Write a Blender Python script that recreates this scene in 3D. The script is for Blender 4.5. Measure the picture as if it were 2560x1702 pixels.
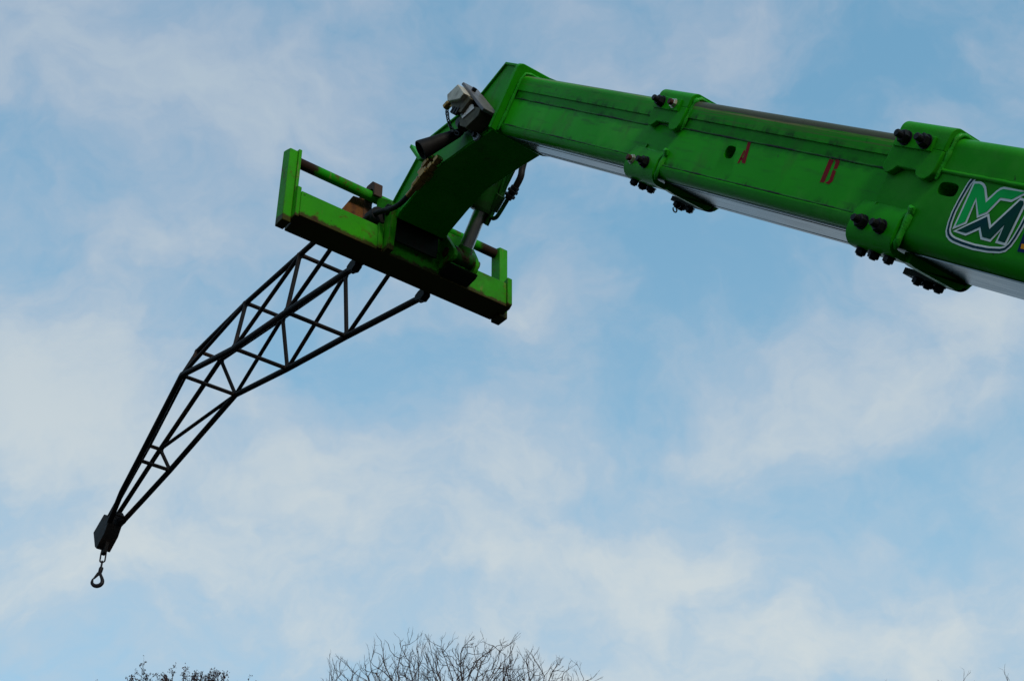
import bpy, bmesh, math, random
import numpy as np
from mathutils import Vector, Matrix

R = math.radians
scene = bpy.context.scene
for o in list(bpy.data.objects):
    bpy.data.objects.remove(o, do_unlink=True)
COL = scene.collection

# ------------------------------------------------------------------ camera
CAM_Z = 1.6
cam_d = bpy.data.cameras.new('camera')
cam = bpy.data.objects.new('camera', cam_d)
COL.objects.link(cam)
cam.location = (0, 0, CAM_Z)
cam.rotation_euler = (R(90 + 35.2), 0, 0)
cam_d.sensor_fit = 'HORIZONTAL'
cam_d.sensor_width = 36.0
cam_d.lens = 36.0 * 3663.0 / 2560.0
cam_d.clip_start = 0.05
cam_d.clip_end = 2000
scene.camera = cam

# ------------------------------------------------------------------ light
SUN_DIR = Vector((0.46, -0.81, 0.38)).normalized()      # towards the sun: behind the viewer, to the right
sun_el = math.asin(SUN_DIR.z)
sun_az = math.atan2(SUN_DIR.x, SUN_DIR.y)
scene.view_settings.view_transform = 'Standard'
scene.view_settings.look = 'None'
scene.view_settings.exposure = 0.0
scene.view_settings.gamma = 1.0
scene.view_settings.use_curve_mapping = False
sd = bpy.data.lights.new('sun', 'SUN')
sd.energy = 1.5
sd.angle = R(12)
sd.color = (1.0, 0.90, 0.74)
so = bpy.data.objects.new('sun', sd)
COL.objects.link(so)
so.location = (30, -30, 40)
so.rotation_euler = SUN_DIR.to_track_quat('Z', 'Y').to_euler()


class NT:
    """Small helper to write node trees."""
    def __init__(s, tree):
        s.t = tree
        s.n = tree.nodes
        s.l = tree.links

    def put(s, sock, v):
        if isinstance(v, bpy.types.NodeSocket):
            s.l.new(v, sock)
        elif v is not None:
            sock.default_value = v

    def node(s, typ, ins=None, **props):
        nd = s.n.new(typ)
        for k, v in props.items():
            setattr(nd, k, v)
        for k, v in (ins or {}).items():
            s.put(nd.inputs[k], v)
        return nd

    def math(s, op, a, b=None, c=None, clamp=False):
        nd = s.n.new('ShaderNodeMath')
        nd.operation = op
        nd.use_clamp = clamp
        s.put(nd.inputs[0], a)
        if b is not None:
            s.put(nd.inputs[1], b)
        if c is not None:
            s.put(nd.inputs[2], c)
        return nd.outputs[0]

    def vmath(s, op, a, b=None, scale=None):
        nd = s.n.new('ShaderNodeVectorMath')
        nd.operation = op
        s.put(nd.inputs[0], a)
        if b is not None:
            s.put(nd.inputs[1], b)
        if scale is not None:
            s.put(nd.inputs['Scale'], scale)
        return nd.outputs['Value'] if op in ('DOT_PRODUCT', 'LENGTH', 'DISTANCE') else nd.outputs['Vector']

    def noise(s, vec, scale, detail=4, rough=0.5, dist=0.0):
        nd = s.node('ShaderNodeTexNoise', {'Vector': vec, 'Scale': scale, 'Detail': detail, 'Roughness': rough, 'Distortion': dist})
        return nd.outputs['Fac']

    def ramp(s, f, lo, hi, a=0.0, b=1.0, smooth=True):
        nd = s.node('ShaderNodeMapRange', {'Value': f, 'From Min': lo, 'From Max': hi, 'To Min': a, 'To Max': b})
        nd.interpolation_type = 'SMOOTHSTEP' if smooth else 'LINEAR'
        return nd.outputs[0]

    def mix(s, fac, a, b, blend='MIX'):
        nd = s.n.new('ShaderNodeMix')
        nd.data_type = 'RGBA'
        nd.blend_type = blend
        s.put(nd.inputs[0], fac)
        s.put(nd.inputs[6], a if isinstance(a, bpy.types.NodeSocket) else (*a, 1) if len(a) == 3 else a)
        s.put(nd.inputs[7], b if isinstance(b, bpy.types.NodeSocket) else (*b, 1) if len(b) == 3 else b)
        return nd.outputs[2]

    def comb(s, x, y, z):
        return s.node('ShaderNodeCombineXYZ', {0: x, 1: y, 2: z}).outputs[0]


# ------------------------------------------------------------------ sky with thin broken cloud
world = bpy.data.worlds.new('World')
scene.world = world
world.use_nodes = True
w = NT(world.node_tree)
for nd in list(w.n):
    w.n.remove(nd)
sky = w.node('ShaderNodeTexSky', sky_type='NISHITA', sun_disc=False, sun_elevation=sun_el, sun_rotation=sun_az,
             altitude=50, air_density=1.0, dust_density=0.6, ozone_density=1.4)
direction = w.node('ShaderNodeTexCoord').outputs['Generated']
sep = w.node('ShaderNodeSeparateXYZ', {0: direction})
KC = 0.9                                                  # softens the perspective of the cloud deck
den = w.math('ADD', w.math('MAXIMUM', sep.outputs[2], 0.0), KC)
U = w.math('DIVIDE', sep.outputs[0], den)
V = w.math('DIVIDE', sep.outputs[1], den)
uv = w.comb(U, V, 0.0)                                    # a flat cloud deck seen in perspective
wn = w.node('ShaderNodeTexNoise', {'Vector': uv, 'Scale': 9.0, 'Detail': 5, 'Roughness': 0.55})
warp = w.vmath('SCALE', w.vmath('SUBTRACT', wn.outputs['Color'], (0.5, 0.5, 0.5)), scale=0.11)
uvw = w.vmath('ADD', uv, warp)
big = w.noise(uvw, 4.5, 5, 0.5)
fine = w.noise(w.vmath('MULTIPLY', uvw, (1.0, 1.35, 1.0)), 13.0, 8, 0.58)
tuft = w.noise(w.vmath('MULTIPLY', w.vmath('ADD', uvw, (3.3, 1.7, 0.0)), (1.0, 1.2, 1.0)), 38.0, 6, 0.58)
field = w.math('ADD', w.math('MULTIPLY', w.math('SUBTRACT', big, 0.5), 0.9), w.math('MULTIPLY', w.math('SUBTRACT', fine, 0.5), 1.5))
field = w.math('ADD', field, w.math('MULTIPLY', w.math('SUBTRACT', tuft, 0.5), 0.82))
# cloud banks of the deck: (azimuth deg right of +Y, elevation deg, half width deg, half height deg, tilt, amount)
BANKS = [
    (0.0, 23.6, 35.5, 7.9, 0, 0.34),
    (-17.5, 43.6, 16.7, 6.3, 0, 0.72),
    (9.9, 46.1, 7.9, 3.8, 0, 0.55),
    (-21.6, 31.0, 10.0, 5.4, 0, 1.00),
    (-7.6, 29.1, 12.5, 4.2, 0, 0.75),
    (-16.5, 25.7, 11.5, 2.9, 0, 0.60),
    (15.9, 32.6, 10.9, 6.1, 0, 0.68),
    (2.1, 26.8, 15.7, 3.1, 0, 0.55),
    (11.9, 23.0, 16.7, 3.1, 0, 0.65),
    (2.0, 36.9, 5.0, 1.9, 0, 0.45),
    (-1.8, 31.6, 8.8, 3.1, 0, 0.40),
    (-17.0, 37.3, 8.8, 4.0, 0, 0.45),
    (21.5, 34.0, 5.2, 3.1, 0, 0.30),
    (10.2, 37.7, 8.8, 3.6, 0, -0.55),
    (-9.8, 34.7, 6.9, 2.3, 0, -0.50),
    (21.8, 42.9, 6.3, 3.6, 0, -0.45),
    (-3.6, 47.3, 5.4, 1.7, 0, -0.25),
    (17.4, 28.6, 6.9, 1.9, 0, -0.30),
    (-24.4, 40.6, 4.2, 1.9, 0, -0.30),
    (6.0, 33.4, 4.6, 3.3, 0, -0.35),
    (-11.5, 25.0, 5.4, 1.7, 0, -0.25),
    (-22.2, 37.0, 3.8, 2.7, 0, -0.20),
]
acc = field
for az, el, wa, we, tilt, amt in BANKS:
    r0 = math.cos(R(el)) / (math.sin(R(el)) + KC)
    cx, cy = math.sin(R(az)) * r0, math.cos(R(az)) * r0
    su = R(wa) / (math.sin(R(el)) + KC)
    sv = R(we) * (1 + KC * math.sin(R(el))) / (math.sin(R(el)) + KC) ** 2
    mp = w.node('ShaderNodeMapping', {'Vector': uvw, 'Location': (cx, cy, 0), 'Rotation': (0, 0, -R(az) + R(tilt)), 'Scale': (su, sv, 1)}, vector_type='TEXTURE')
    g = w.node('ShaderNodeTexGradient', {'Vector': mp.outputs[0]}, gradient_type='SPHERICAL').outputs[1]
    g = w.math('SMOOTHSTEP', g, 0.0, 1.0) if False else w.ramp(g, 0.0, 1.0)
    acc = w.math('MULTIPLY_ADD', g, amt * 0.80, acc)
cover = w.ramp(acc, -0.45, 0.52)
bright = w.ramp(acc, 0.15, 0.95)
SKY_K = 0.15
low = w.ramp(sep.outputs[2], 0.75, 0.36)                  # the air pales towards the horizon
sky_c = w.vmath('SCALE', sky.outputs[0], scale=SKY_K)
veil = w.mix(low, (0.190, 0.455, 0.680), (0.360, 0.640, 0.820))
sky_c = w.mix(0.66, sky_c, veil)
cl_lo = w.mix(low, (0.375, 0.475, 0.605), (0.470, 0.595, 0.705))
cl_hi = w.mix(low, (0.470, 0.560, 0.640), (0.660, 0.710, 0.715))
cl_c = w.mix(bright, cl_lo, cl_hi)
tot = w.mix(w.math('MULTIPLY', cover, 0.88), sky_c, cl_c)
bg = w.node('ShaderNodeBackground', {'Color': tot, 'Strength': 1.0})
wo = w.node('ShaderNodeOutputWorld', {'Surface': bg.outputs[0]})

# ------------------------------------------------------------------ machine frame
# boom azimuth 36.65 deg to the left of the view, boom raised 43.8 deg; lengths below are in units of S metres
S = 0.62
PSI, EL = R(36.65), R(43.8)
hv = Vector((-math.sin(PSI), math.cos(PSI), 0))           # horizontal, boom base -> boom tip
lv = Vector((math.cos(PSI), math.sin(PSI), 0))            # across the machine, away from the viewer
zv = Vector((0, 0, 1))
bv = math.cos(EL) * hv + math.sin(EL) * zv                # along the boom to its tip
nv = (lv.cross(bv)).normalized()
if nv.z < 0:
    nv = -nv
C0 = Vector((0, 0, CAM_Z))
LC = 5.28                                                 # centre plane of the machine


def PB(b, L, n):
    return C0 + S * (b * bv + (LC + L) * lv + n * nv)


def PH(h, L, z):
    return C0 + S * (h * hv + (LC + L) * lv + z * zv)


# ------------------------------------------------------------------ materials
def mat(name):
    m = bpy.data.materials.new(name)
    m.use_nodes = True
    t = NT(m.node_tree)
    p = t.n['Principled BSDF']
    pos = t.node('ShaderNodeNewGeometry').outputs['Position']
    return m, t, p, pos


def boom_coords(t, pos):
    q = t.vmath('SCALE', t.vmath('SUBTRACT', pos, tuple(C0)), scale=1 / S)
    return (t.vmath('DOT_PRODUCT', q, tuple(bv)), t.vmath('DOT_PRODUCT', q, tuple(lv)), t.vmath('DOT_PRODUCT', q, tuple(nv)))


GREEN = (0.015, 0.305, 0.005)
GREEN_D = (0.011, 0.235, 0.005)


def green_paint(name, seams=(), wear=0.0, top_scuff=0.0, top_scuff_n=1.52, rust=0.0, rough=0.36, bare_ends=False, g1=GREEN, g2=GREEN_D):
    m, t, p, pos = mat(name)
    b, L, n = boom_coords(t, pos)
    bvec = t.comb(t.math('MULTIPLY', b, 0.35), L, t.math('MULTIPLY', n, 3.0))
    c = t.mix(t.ramp(t.noise(pos, 1.6, 3), 0.35, 0.7), g1, g2)
    # fine chalking / dust film
    film = t.ramp(t.noise(pos, 7.0, 6, 0.62), 0.45, 0.75)
    c = t.mix(t.math('MULTIPLY', film, 0.22), c, (0.024, 0.17, 0.016))
    # faded, chalky patches and brownish dust
    fade = t.ramp(t.noise(t.vmath('ADD', pos, (7, 1, 3)), 2.6, 7, 0.62), 0.50, 0.68)
    c = t.mix(t.math('MULTIPLY', fade, 0.55), c, (0.055, 0.33, 0.030))
    dust = t.ramp(t.noise(t.comb(t.math('MULTIPLY', b, 1.6), L, t.math('MULTIPLY', n, 0.6)), 2.2, 6, 0.65), 0.54, 0.74)
    c = t.mix(t.math('MULTIPLY', dust, 0.68), c, (0.045, 0.125, 0.018))
    scr = t.ramp(t.noise(t.comb(t.math('MULTIPLY', b, 1.2), 0.0, t.math('MULTIPLY', n, 30.0)), 5.0, 4, 0.6), 0.68, 0.72)
    c = t.mix(t.math('MULTIPLY', scr, 0.35), c, (0.05, 0.22, 0.04))
    # streaks along the boom where the sections rub
    st = t.ramp(t.noise(bvec, 9.0, 5, 0.6), 0.52, 0.72)
    c = t.mix(t.math('MULTIPLY', st, 0.30 + wear), c, (0.018, 0.105, 0.013))
    if top_scuff:
        sv_ = t.noise(t.comb(t.math('MULTIPLY', b, 0.45), 0.0, t.math('MULTIPLY', n, 16.0)), 4.0, 6, 0.65)
        band = t.math('MULTIPLY', t.ramp(n, 1.40, 1.47), t.ramp(n, 1.53, 1.49))
        sc = t.ramp(sv_, 0.46, 0.62)
        c = t.mix(t.math('MULTIPLY', t.math('MULTIPLY', band, sc), top_scuff), c, (0.075, 0.17, 0.03))
        edge = t.ramp(t.math('ADD', n, t.math('MULTIPLY', t.math('SUBTRACT', sv_, 0.5), 0.03)), top_scuff_n - 0.006, top_scuff_n + 0.004)
        gold = t.math('MULTIPLY', t.ramp(n, top_scuff_n - 0.016, top_scuff_n - 0.006), t.ramp(n, top_scuff_n + 0.004, top_scuff_n - 0.002))
        c = t.mix(t.math('MULTIPLY', gold, t.math('MULTIPLY', t.ramp(sv_, 0.35, 0.55), top_scuff)), c, (0.26, 0.24, 0.09))
        c = t.mix(t.math('MULTIPLY', edge, top_scuff), c, (0.075, 0.070, 0.050))
    grime = None
    for n0 in seams:
        d = t.math('SUBTRACT', n, n0)
        # black grease sits on the seam and creeps upwards from it
        g = t.math('MULTIPLY', t.ramp(d, -0.012, 0.0), t.ramp(d, 0.055, 0.002))
        br = t.ramp(t.noise(t.comb(t.math('MULTIPLY', b, 2.0), 0.0, n), 6.0, 7, 0.68), 0.44, 0.63)
        g = t.math('MULTIPLY', g, br)
        g = t.math('MULTIPLY', g, t.ramp(t.noise(t.comb(t.math('MULTIPLY', b, 0.9), n0 * 7.0, 0.0), 2.6, 3, 0.6), 0.38, 0.62, 0.10, 1.0))
        grime = g if grime is None else t.math('MAXIMUM', grime, g)
    if grime is not None:
        c = t.mix(t.math('MULTIPLY', grime, 0.85), c, (0.012, 0.013, 0.009))
    # spatter and scratches
    sp = t.ramp(t.noise(t.vmath('ADD', pos, (3.1, 0, 1.7)), 30.0, 3, 0.5), 0.70, 0.76)
    c = t.mix(t.math('MULTIPLY', sp, 0.75), c, (0.018, 0.022, 0.012))
    if rust:
        a1 = t.ramp(t.noise(t.vmath('ADD', pos, (9.0, 2, 5)), 9.0, 8, 0.72), 0.60 - 0.06 * rust, 0.66)
        c = t.mix(t.math('MULTIPLY', a1, 0.85), c, (0.085, 0.030, 0.012))
        sxy = t.vmath('MULTIPLY', t.vmath('ADD', pos, (1, 4, 2)), (11.0, 11.0, 2.2))
        a2 = t.ramp(t.noise(sxy, 2.0, 5, 0.65), 0.62, 0.68)
        c = t.mix(t.math('MULTIPLY', a2, 0.55), c, (0.17, 0.20, 0.05))
        zz = t.node('ShaderNodeSeparateXYZ', {0: pos}).outputs[2]
        z0 = C0.z + S * 7.90
        low = t.ramp(t.math('ADD', zz, t.math('MULTIPLY', t.math('SUBTRACT', t.noise(pos, 14.0, 6, 0.7), 0.5), 0.09)), z0 + 0.030, z0 + 0.012)
        c = t.mix(t.math('MULTIPLY', low, 0.9 * rust), c, (0.045, 0.020, 0.010))
        a3 = t.ramp(t.noise(t.vmath('MULTIPLY', pos, (4.0, 4.0, 26.0)), 2.0, 4, 0.6), 0.67, 0.70)
        c = t.mix(t.math('MULTIPLY', a3, 0.6), c, (0.06, 0.028, 0.012))
    if rust:
        bev = t.node('ShaderNodeBevel', {'Radius': 0.009}, samples=4)
        nrm = t.node('ShaderNodeNewGeometry').outputs['Normal']
        edge_ = t.ramp(t.vmath('DOT_PRODUCT', bev.outputs[0], nrm), 0.985, 0.90)
        edge_ = t.math('MULTIPLY', edge_, t.ramp(t.noise(pos, 16.0, 5, 0.7), 0.40, 0.58))
        c = t.mix(t.math('MULTIPLY', edge_, 0.8 * rust), c, (0.10, 0.062, 0.030))
    if bare_ends:
        off = t.math('ABSOLUTE', t.math('SUBTRACT', L, LC - 0.02))
        off = t.math('ADD', off, t.math('MULTIPLY', t.math('SUBTRACT', t.noise(pos, 9.0, 5, 0.7), 0.5), 0.30))
        c = t.mix(t.ramp(off, 0.84, 0.92), c, (0.030, 0.017, 0.012))
    t.put(p.inputs['Base Color'], c)
    rg = t.math('ADD', rough, t.math('MULTIPLY', t.math('SUBTRACT', t.noise(pos, 5.0, 5), 0.5), 0.3))
    t.put(p.inputs['Roughness'], rg)
    p.inputs['Specular IOR Level'].default_value = 0.05
    bp = t.node('ShaderNodeBump', {'Strength': 0.12, 'Distance': 0.004, 'Height': t.noise(pos, 26.0, 5, 0.6)})
    t.put(p.inputs['Normal'], bp.outputs[0])
    return m


def plain(name, col, rough=0.5, metal=0.0, var=0.25, scale=12.0, second=None, spec=0.14, bump=0.1, thr=(0.45, 0.7)):
    m, t, p, pos = mat(name)
    f = t.ramp(t.noise(pos, scale, 6, 0.6), *thr)
    sec = second if second else tuple(x * (1 - var) for x in col)
    t.put(p.inputs['Base Color'], t.mix(f, col, sec))
    t.put(p.inputs['Roughness'], t.math('ADD', rough, t.math('MULTIPLY', t.math('SUBTRACT', t.noise(pos, scale * 2, 4), 0.5), 0.25)))
    p.inputs['Metallic'].default_value = metal
    p.inputs['Specular IOR Level'].default_value = spec
    if bump:
        t.put(p.inputs['Normal'], t.node('ShaderNodeBump', {'Strength': bump, 'Distance': 0.004, 'Height': t.noise(pos, scale * 4, 4)}).outputs[0])
    return m


def bare_steel(name):
    m, t, p, pos = mat(name)
    b, L, n = boom_coords(t, pos)
    lines = t.noise(t.comb(t.math('MULTIPLY', b, 0.6), t.math('MULTIPLY', L, 22.0), 0.0), 3.0, 5, 0.6)
    spots = t.ramp(t.noise(t.comb(t.math('MULTIPLY', b, 1.5), t.math('MULTIPLY', L, 14.0), 0.0), 5.0, 5, 0.7), 0.60, 0.66)
    c = t.mix(t.ramp(lines, 0.3, 0.7), (0.27, 0.29, 0.29), (0.13, 0.145, 0.15))
    c = t.mix(t.math('MULTIPLY', spots, 0.8), c, (0.04, 0.035, 0.03))
    t.put(p.inputs['Base Color'], c)
    p.inputs['Metallic'].default_value = 0.9
    p.inputs['Specular Tint'].default_value = (0.42, 0.45, 0.47, 1)
    t.put(p.inputs['Roughness'], t.ramp(lines, 0.2, 0.8, 0.12, 0.26))
    return m


M_OUT = green_paint('boom_paint_outer', seams=(), wear=-0.12)
M_MID = green_paint('boom_paint_middle', seams=(1.414, 1.343, 1.075), wear=0.15, top_scuff=0.95, top_scuff_n=1.497)
M_INN = green_paint('boom_paint_inner', seams=(1.391, 1.326, 1.100), wear=0.3, top_scuff=0.45, top_scuff_n=1.518)
M_STRAP = green_paint('strap_paint', wear=-0.15)
M_HEAD = green_paint('head_paint', wear=-0.1)
M_CARR = green_paint('carriage_paint', wear=-0.1, rust=1.0, rough=0.45, g1=(0.034, 0.300, 0.006), g2=(0.024, 0.235, 0.006))
M_CYL_SHADED = plain('cylinder_paint_shaded', (0.007, 0.075, 0.008), 0.45, second=(0.010, 0.035, 0.010), scale=8)  # shade on the barrel and its pipes is put into this dark green
M_EYE = plain('greasy_green', (0.010, 0.11, 0.008), 0.5, second=(0.035, 0.018, 0.010), scale=16, thr=(0.42, 0.58))
M_GREASE_SHADE = plain('black_grease_shade', (0.010, 0.016, 0.007), 0.6, second=(0.022, 0.014, 0.008), scale=14)  # grease black, also puts shade into the head nose and clevis bottom
M_BAR = green_paint('bar_paint', rust=1.0, rough=0.45, bare_ends=True)
M_WELD = plain('weld_paint', (0.022, 0.33, 0.020), 0.30, var=0.3, scale=40, second=(0.05, 0.36, 0.03), bump=0.5)
M_SEAM = plain('greasy_seam', (0.012, 0.030, 0.010), 0.55, second=(0.014, 0.16, 0.012), scale=7, bump=0.4, thr=(0.42, 0.60))
M_STEEL = bare_steel('rubbed_steel')
M_DARK = plain('jib_steel', (0.011, 0.010, 0.010), 0.6, second=(0.048, 0.027, 0.018), scale=6, spec=0.10, bump=0, thr=(0.5, 0.75))
M_BROWN = plain('rust_brown', (0.060, 0.034, 0.026), 0.7, second=(0.11, 0.048, 0.020), scale=14)
M_RUST = plain('orange_rust', (0.15, 0.060, 0.018), 0.85, second=(0.07, 0.028, 0.016), scale=20, bump=0.5)
M_BLACK = plain('black_bolt_steel', (0.012, 0.012, 0.014), 0.42, var=0.4, scale=30)
M_REDBOLT = plain('rusty_bolt', (0.085, 0.030, 0.022), 0.5, var=0.5, scale=30)
M_NUTBRIGHT = plain('plated_nut', (0.55, 0.50, 0.42), 0.35, metal=0.8, var=0.4, scale=30)
M_RUBBER = plain('black_rubber', (0.012, 0.011, 0.011), 0.55, var=0.3, scale=14)
M_SLEEVE = plain('sleeve_rubber', (0.010, 0.009, 0.009), 0.6, var=0.4, scale=10)
M_CHROME = plain('cylinder_chrome', (0.58, 0.55, 0.53), 0.34, metal=1.0, var=0.2, scale=9, bump=0)
M_BRASS = plain('passivated_brass', (0.30, 0.17, 0.05), 0.32, metal=0.8, var=0.55, scale=22)
M_ALU = plain('cast_alloy', (0.52, 0.47, 0.38), 0.5, metal=0.25, var=0.45, scale=18)
M_BOXDARK = plain('dirty_alloy', (0.10, 0.085, 0.05), 0.55, metal=0.2, var=0.5, scale=16)
M_GREYPL = plain('grey_cover', (0.15, 0.145, 0.15), 0.45, var=0.3, scale=12)
M_GALV = plain('zinc_bracket', (0.30, 0.31, 0.33), 0.42, metal=0.4, var=0.4, scale=25)
M_PAPER = plain('type_plate', (0.66, 0.64, 0.62), 0.5, var=0.4, scale=70, thr=(0.5, 0.6))
M_RED = plain('red_stencil', (0.25, 0.012, 0.018), 0.5, second=(0.18, 0.02, 0.018), scale=24, thr=(0.5, 0.75), spec=0.04)
M_WHITE = plain('decal_white', (0.78, 0.80, 0.76), 0.4, var=0.12, scale=9, bump=0, spec=0.04)
M_TEAL = plain('decal_dark_teal', (0.004, 0.045, 0.060), 0.35, var=0.2, scale=9, bump=0, spec=0.04)
M_DKGRN = plain('decal_dark_green', (0.003, 0.060, 0.036), 0.35, second=(0.002, 0.038, 0.065), scale=5, bump=0, spec=0.04)
M_LTGRN = plain('decal_light_green', (0.006, 0.46, 0.085), 0.35, var=0.1, scale=9, bump=0, spec=0.04)
M_NAVY = plain('decal_navy', (0.008, 0.022, 0.090), 0.35, var=0.2, scale=9, bump=0, spec=0.04)
M_ORANGE = plain('decal_orange', (0.85, 0.32, 0.02), 0.4, var=0.15, scale=9, bump=0, spec=0.04)
M_HOOK = plain('hook_steel', (0.020, 0.017, 0.020), 0.42, var=0.4, scale=20)


# ------------------------------------------------------------------ mesh helpers
class MB:
    def __init__(s):
        s.v, s.f, s.m = [], [], []

    def add(s, vs, fs, mi=0):
        k = len(s.v)
        s.v += [tuple(v) for v in vs]
        s.f += [tuple(i + k for i in f) for f in fs]
        s.m += [mi] * len(fs)
        return s

    def prism(s, poly, to3, a, b, mi=0):
        """poly of (x, y) points; to3(x, y, d) -> point; from depth a to b."""
        n = len(poly)
        vs = [to3(x, y, a) for x, y in poly] + [to3(x, y, b) for x, y in poly]
        fs = [tuple(range(n)), tuple(range(2 * n - 1, n - 1, -1))]
        fs += [(i, (i + 1) % n, n + (i + 1) % n, n + i) for i in range(n)]
        return s.add(vs, fs, mi)

    def sheet(s, poly, to3, d, mi=0):
        return s.add([to3(x, y, d) for x, y in poly], [tuple(range(len(poly)))], mi)

    def box(s, to3, x0, x1, y0, y1, z0, z1, mi=0):
        vs = [to3(x, y, q) for q in (z0, z1) for x, y in ((x0, y0), (x1, y0), (x1, y1), (x0, y1))]
        return s.add(vs, [(3, 2, 1, 0), (4, 5, 6, 7), (0, 1, 5, 4), (1, 2, 6, 5), (2, 3, 7, 6), (3, 0, 4, 7)], mi)

    def loft(s, rings, cap=True, closed=True, mi=0):
        n = len(rings[0])
        vs = [p for r in rings for p in r]
        fs = []
        for i in range(len(rings) - 1):
            for j in range(n if closed else n - 1):
                a, b = i * n + j, i * n + (j + 1) % n
                fs.append((a, b, b + n, a + n))
        if cap:
            fs.append(tuple(range(n - 1, -1, -1)))
            fs.append(tuple((len(rings) - 1) * n + j for j in range(n)))
        return s.add(vs, fs, mi)

    def tube(s, pts, r, seg=12, cap=True, mi=0, hexa=False):
        pts = [Vector(p) for p in pts]
        rs = r if isinstance(r, (list, tuple)) else [r] * len(pts)
        rings = []
        t0 = (pts[1] - pts[0]).normalized()
        u = t0.orthogonal().normalized()
        for i, p in enumerate(pts):
            a = pts[i] - pts[i - 1] if i else pts[1] - pts[0]
            b = pts[i + 1] - pts[i] if i < len(pts) - 1 else a
            a, b = (a.normalized() if a.length > 1e-9 else b.normalized()), (b.normalized() if b.length > 1e-9 else a.normalized())
            t = (a + b).normalized()
            u = (u - t * u.dot(t)).normalized()
            vv = t.cross(u)
            rings.append([p + rs[i] * (math.cos(2 * math.pi * k / seg) * u + math.sin(2 * math.pi * k / seg) * vv) for k in range(seg)])
        return s.loft(rings, cap, True, mi)

    def ribbon(s, pts, width, to3, d, closed=False, mi=0):
        n = len(pts)
        P = [Vector((x, y)) for x, y in pts]
        lft, rgt = [], []
        for i in range(n):
            a = P[i] - P[i - 1] if (i or closed) else P[1] - P[0]
            b = P[(i + 1) % n] - P[i] if (i < n - 1 or closed) else a
            a.normalize(); b.normalize()
            t = a + b
            t = t.normalized() if t.length > 1e-4 else a
            nn = Vector((-t.y, t.x))
            k = min(1.9, 1 / max(0.3, nn.dot(Vector((-a.y, a.x)))))
            lft.append(P[i] + nn * width / 2 * k)
            rgt.append(P[i] - nn * width / 2 * k)
        vs = [to3(p.x, p.y, d) for p in lft] + [to3(p.x, p.y, d) for p in rgt]
        fs = [(i, (i + 1) % n, n + (i + 1) % n, n + i) for i in range(n if closed else n - 1)]
        return s.add(vs, fs, mi)

    def build(s, name, mats, parent=None, bevel=0.0, smooth=35, seg=2):
        me = bpy.data.meshes.new(name)
        me.from_pydata(s.v, [], s.f)
        for m in (mats if isinstance(mats, (list, tuple)) else [mats]):
            me.materials.append(m)
        me.polygons.foreach_set('material_index', s.m)
        bm = bmesh.new()
        bm.from_mesh(me)
        bmesh.ops.recalc_face_normals(bm, faces=bm.faces)
        bm.to_mesh(me)
        bm.free()
        if smooth:
            me.polygons.foreach_set('use_smooth', [True] * len(me.polygons))
            me.set_sharp_from_angle(angle=R(smooth))
        me.update()
        o = bpy.data.objects.new(name, me)
        COL.objects.link(o)
        if bevel:
            md = o.modifiers.new('bevel', 'BEVEL')
            md.width = bevel
            md.segments = seg
            md.limit_method = 'ANGLE'
            md.angle_limit = R(40)
        attach(o, parent)
        return o


def world_of(o):
    m = o.matrix_basis.copy()
    if o.parent:
        m = world_of(o.parent) @ o.matrix_parent_inverse @ m
    return m


def attach(o, parent):
    if parent is not None:
        o.parent = parent
        o.matrix_parent_inverse = world_of(parent).inverted()


def place(me_or_obj, name, mtx, parent):
    o = bpy.data.objects.new(name, me_or_obj.data if isinstance(me_or_obj, bpy.types.Object) else me_or_obj)
    COL.objects.link(o)
    o.matrix_basis = mtx
    attach(o, parent)
    return o


def thing(name, loc, label, cat, group=None):
    o = bpy.data.objects.new(name, None)
    COL.objects.link(o)
    o.empty_display_size = 0.2
    o.location = loc
    o['label'] = label
    o['category'] = cat
    if group:
        o['group'] = group
    return o


def frame_mtx(origin, zax, xhint):
    z = Vector(zax).normalized()
    x = Vector(xhint)
    x = (x - z * x.dot(z)).normalized()
    y = z.cross(x)
    m = Matrix((x, y, z)).transposed().to_4x4()
    m.translation = origin
    return m


def arc(cx, cy, r, a0, a1, n=6):
    return [(cx + r * math.cos(R(a0 + (a1 - a0) * i / n)), cy + r * math.sin(R(a0 + (a1 - a0) * i / n))) for i in range(n + 1)]


def bn(b, n, L):
    return PB(b, L, n)


def hz(h, z, L):
    return PH(h, L, z)


def ln(L, n, b):
    return PB(b, L, n)


# ------------------------------------------------------------------ ground
def ground_material():
    m, t, p, pos = mat('yard_asphalt')
    c = t.mix(t.ramp(t.noise(pos, 0.15, 6), 0.4, 0.65), (0.019, 0.019, 0.018), (0.014, 0.018, 0.010))
    c = t.mix(t.ramp(t.noise(pos, 40, 3), 0.4, 0.7), c, (0.024, 0.024, 0.023))
    t.put(p.inputs['Base Color'], c)
    p.inputs['Roughness'].default_value = 0.9
    return m


g = MB()
NG = 24
GS = 1500.0
gv = [((i / NG - 0.5) * 2 * GS, (j / NG - 0.5) * 2 * GS, 0) for j in range(NG + 1) for i in range(NG + 1)]
g.add(gv, [(j * (NG + 1) + i, j * (NG + 1) + i + 1, (j + 1) * (NG + 1) + i + 1, (j + 1) * (NG + 1) + i) for j in range(NG) for i in range(NG)])
go = g.build('ground', ground_material(), smooth=0)
go['kind'] = 'structure'

# ================================================================== BOOM
boom = thing('telehandler_boom', PB(0.0, 0, 1.2), 'green three-stage telescopic boom with emblem and bolted collars', 'boom')


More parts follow.
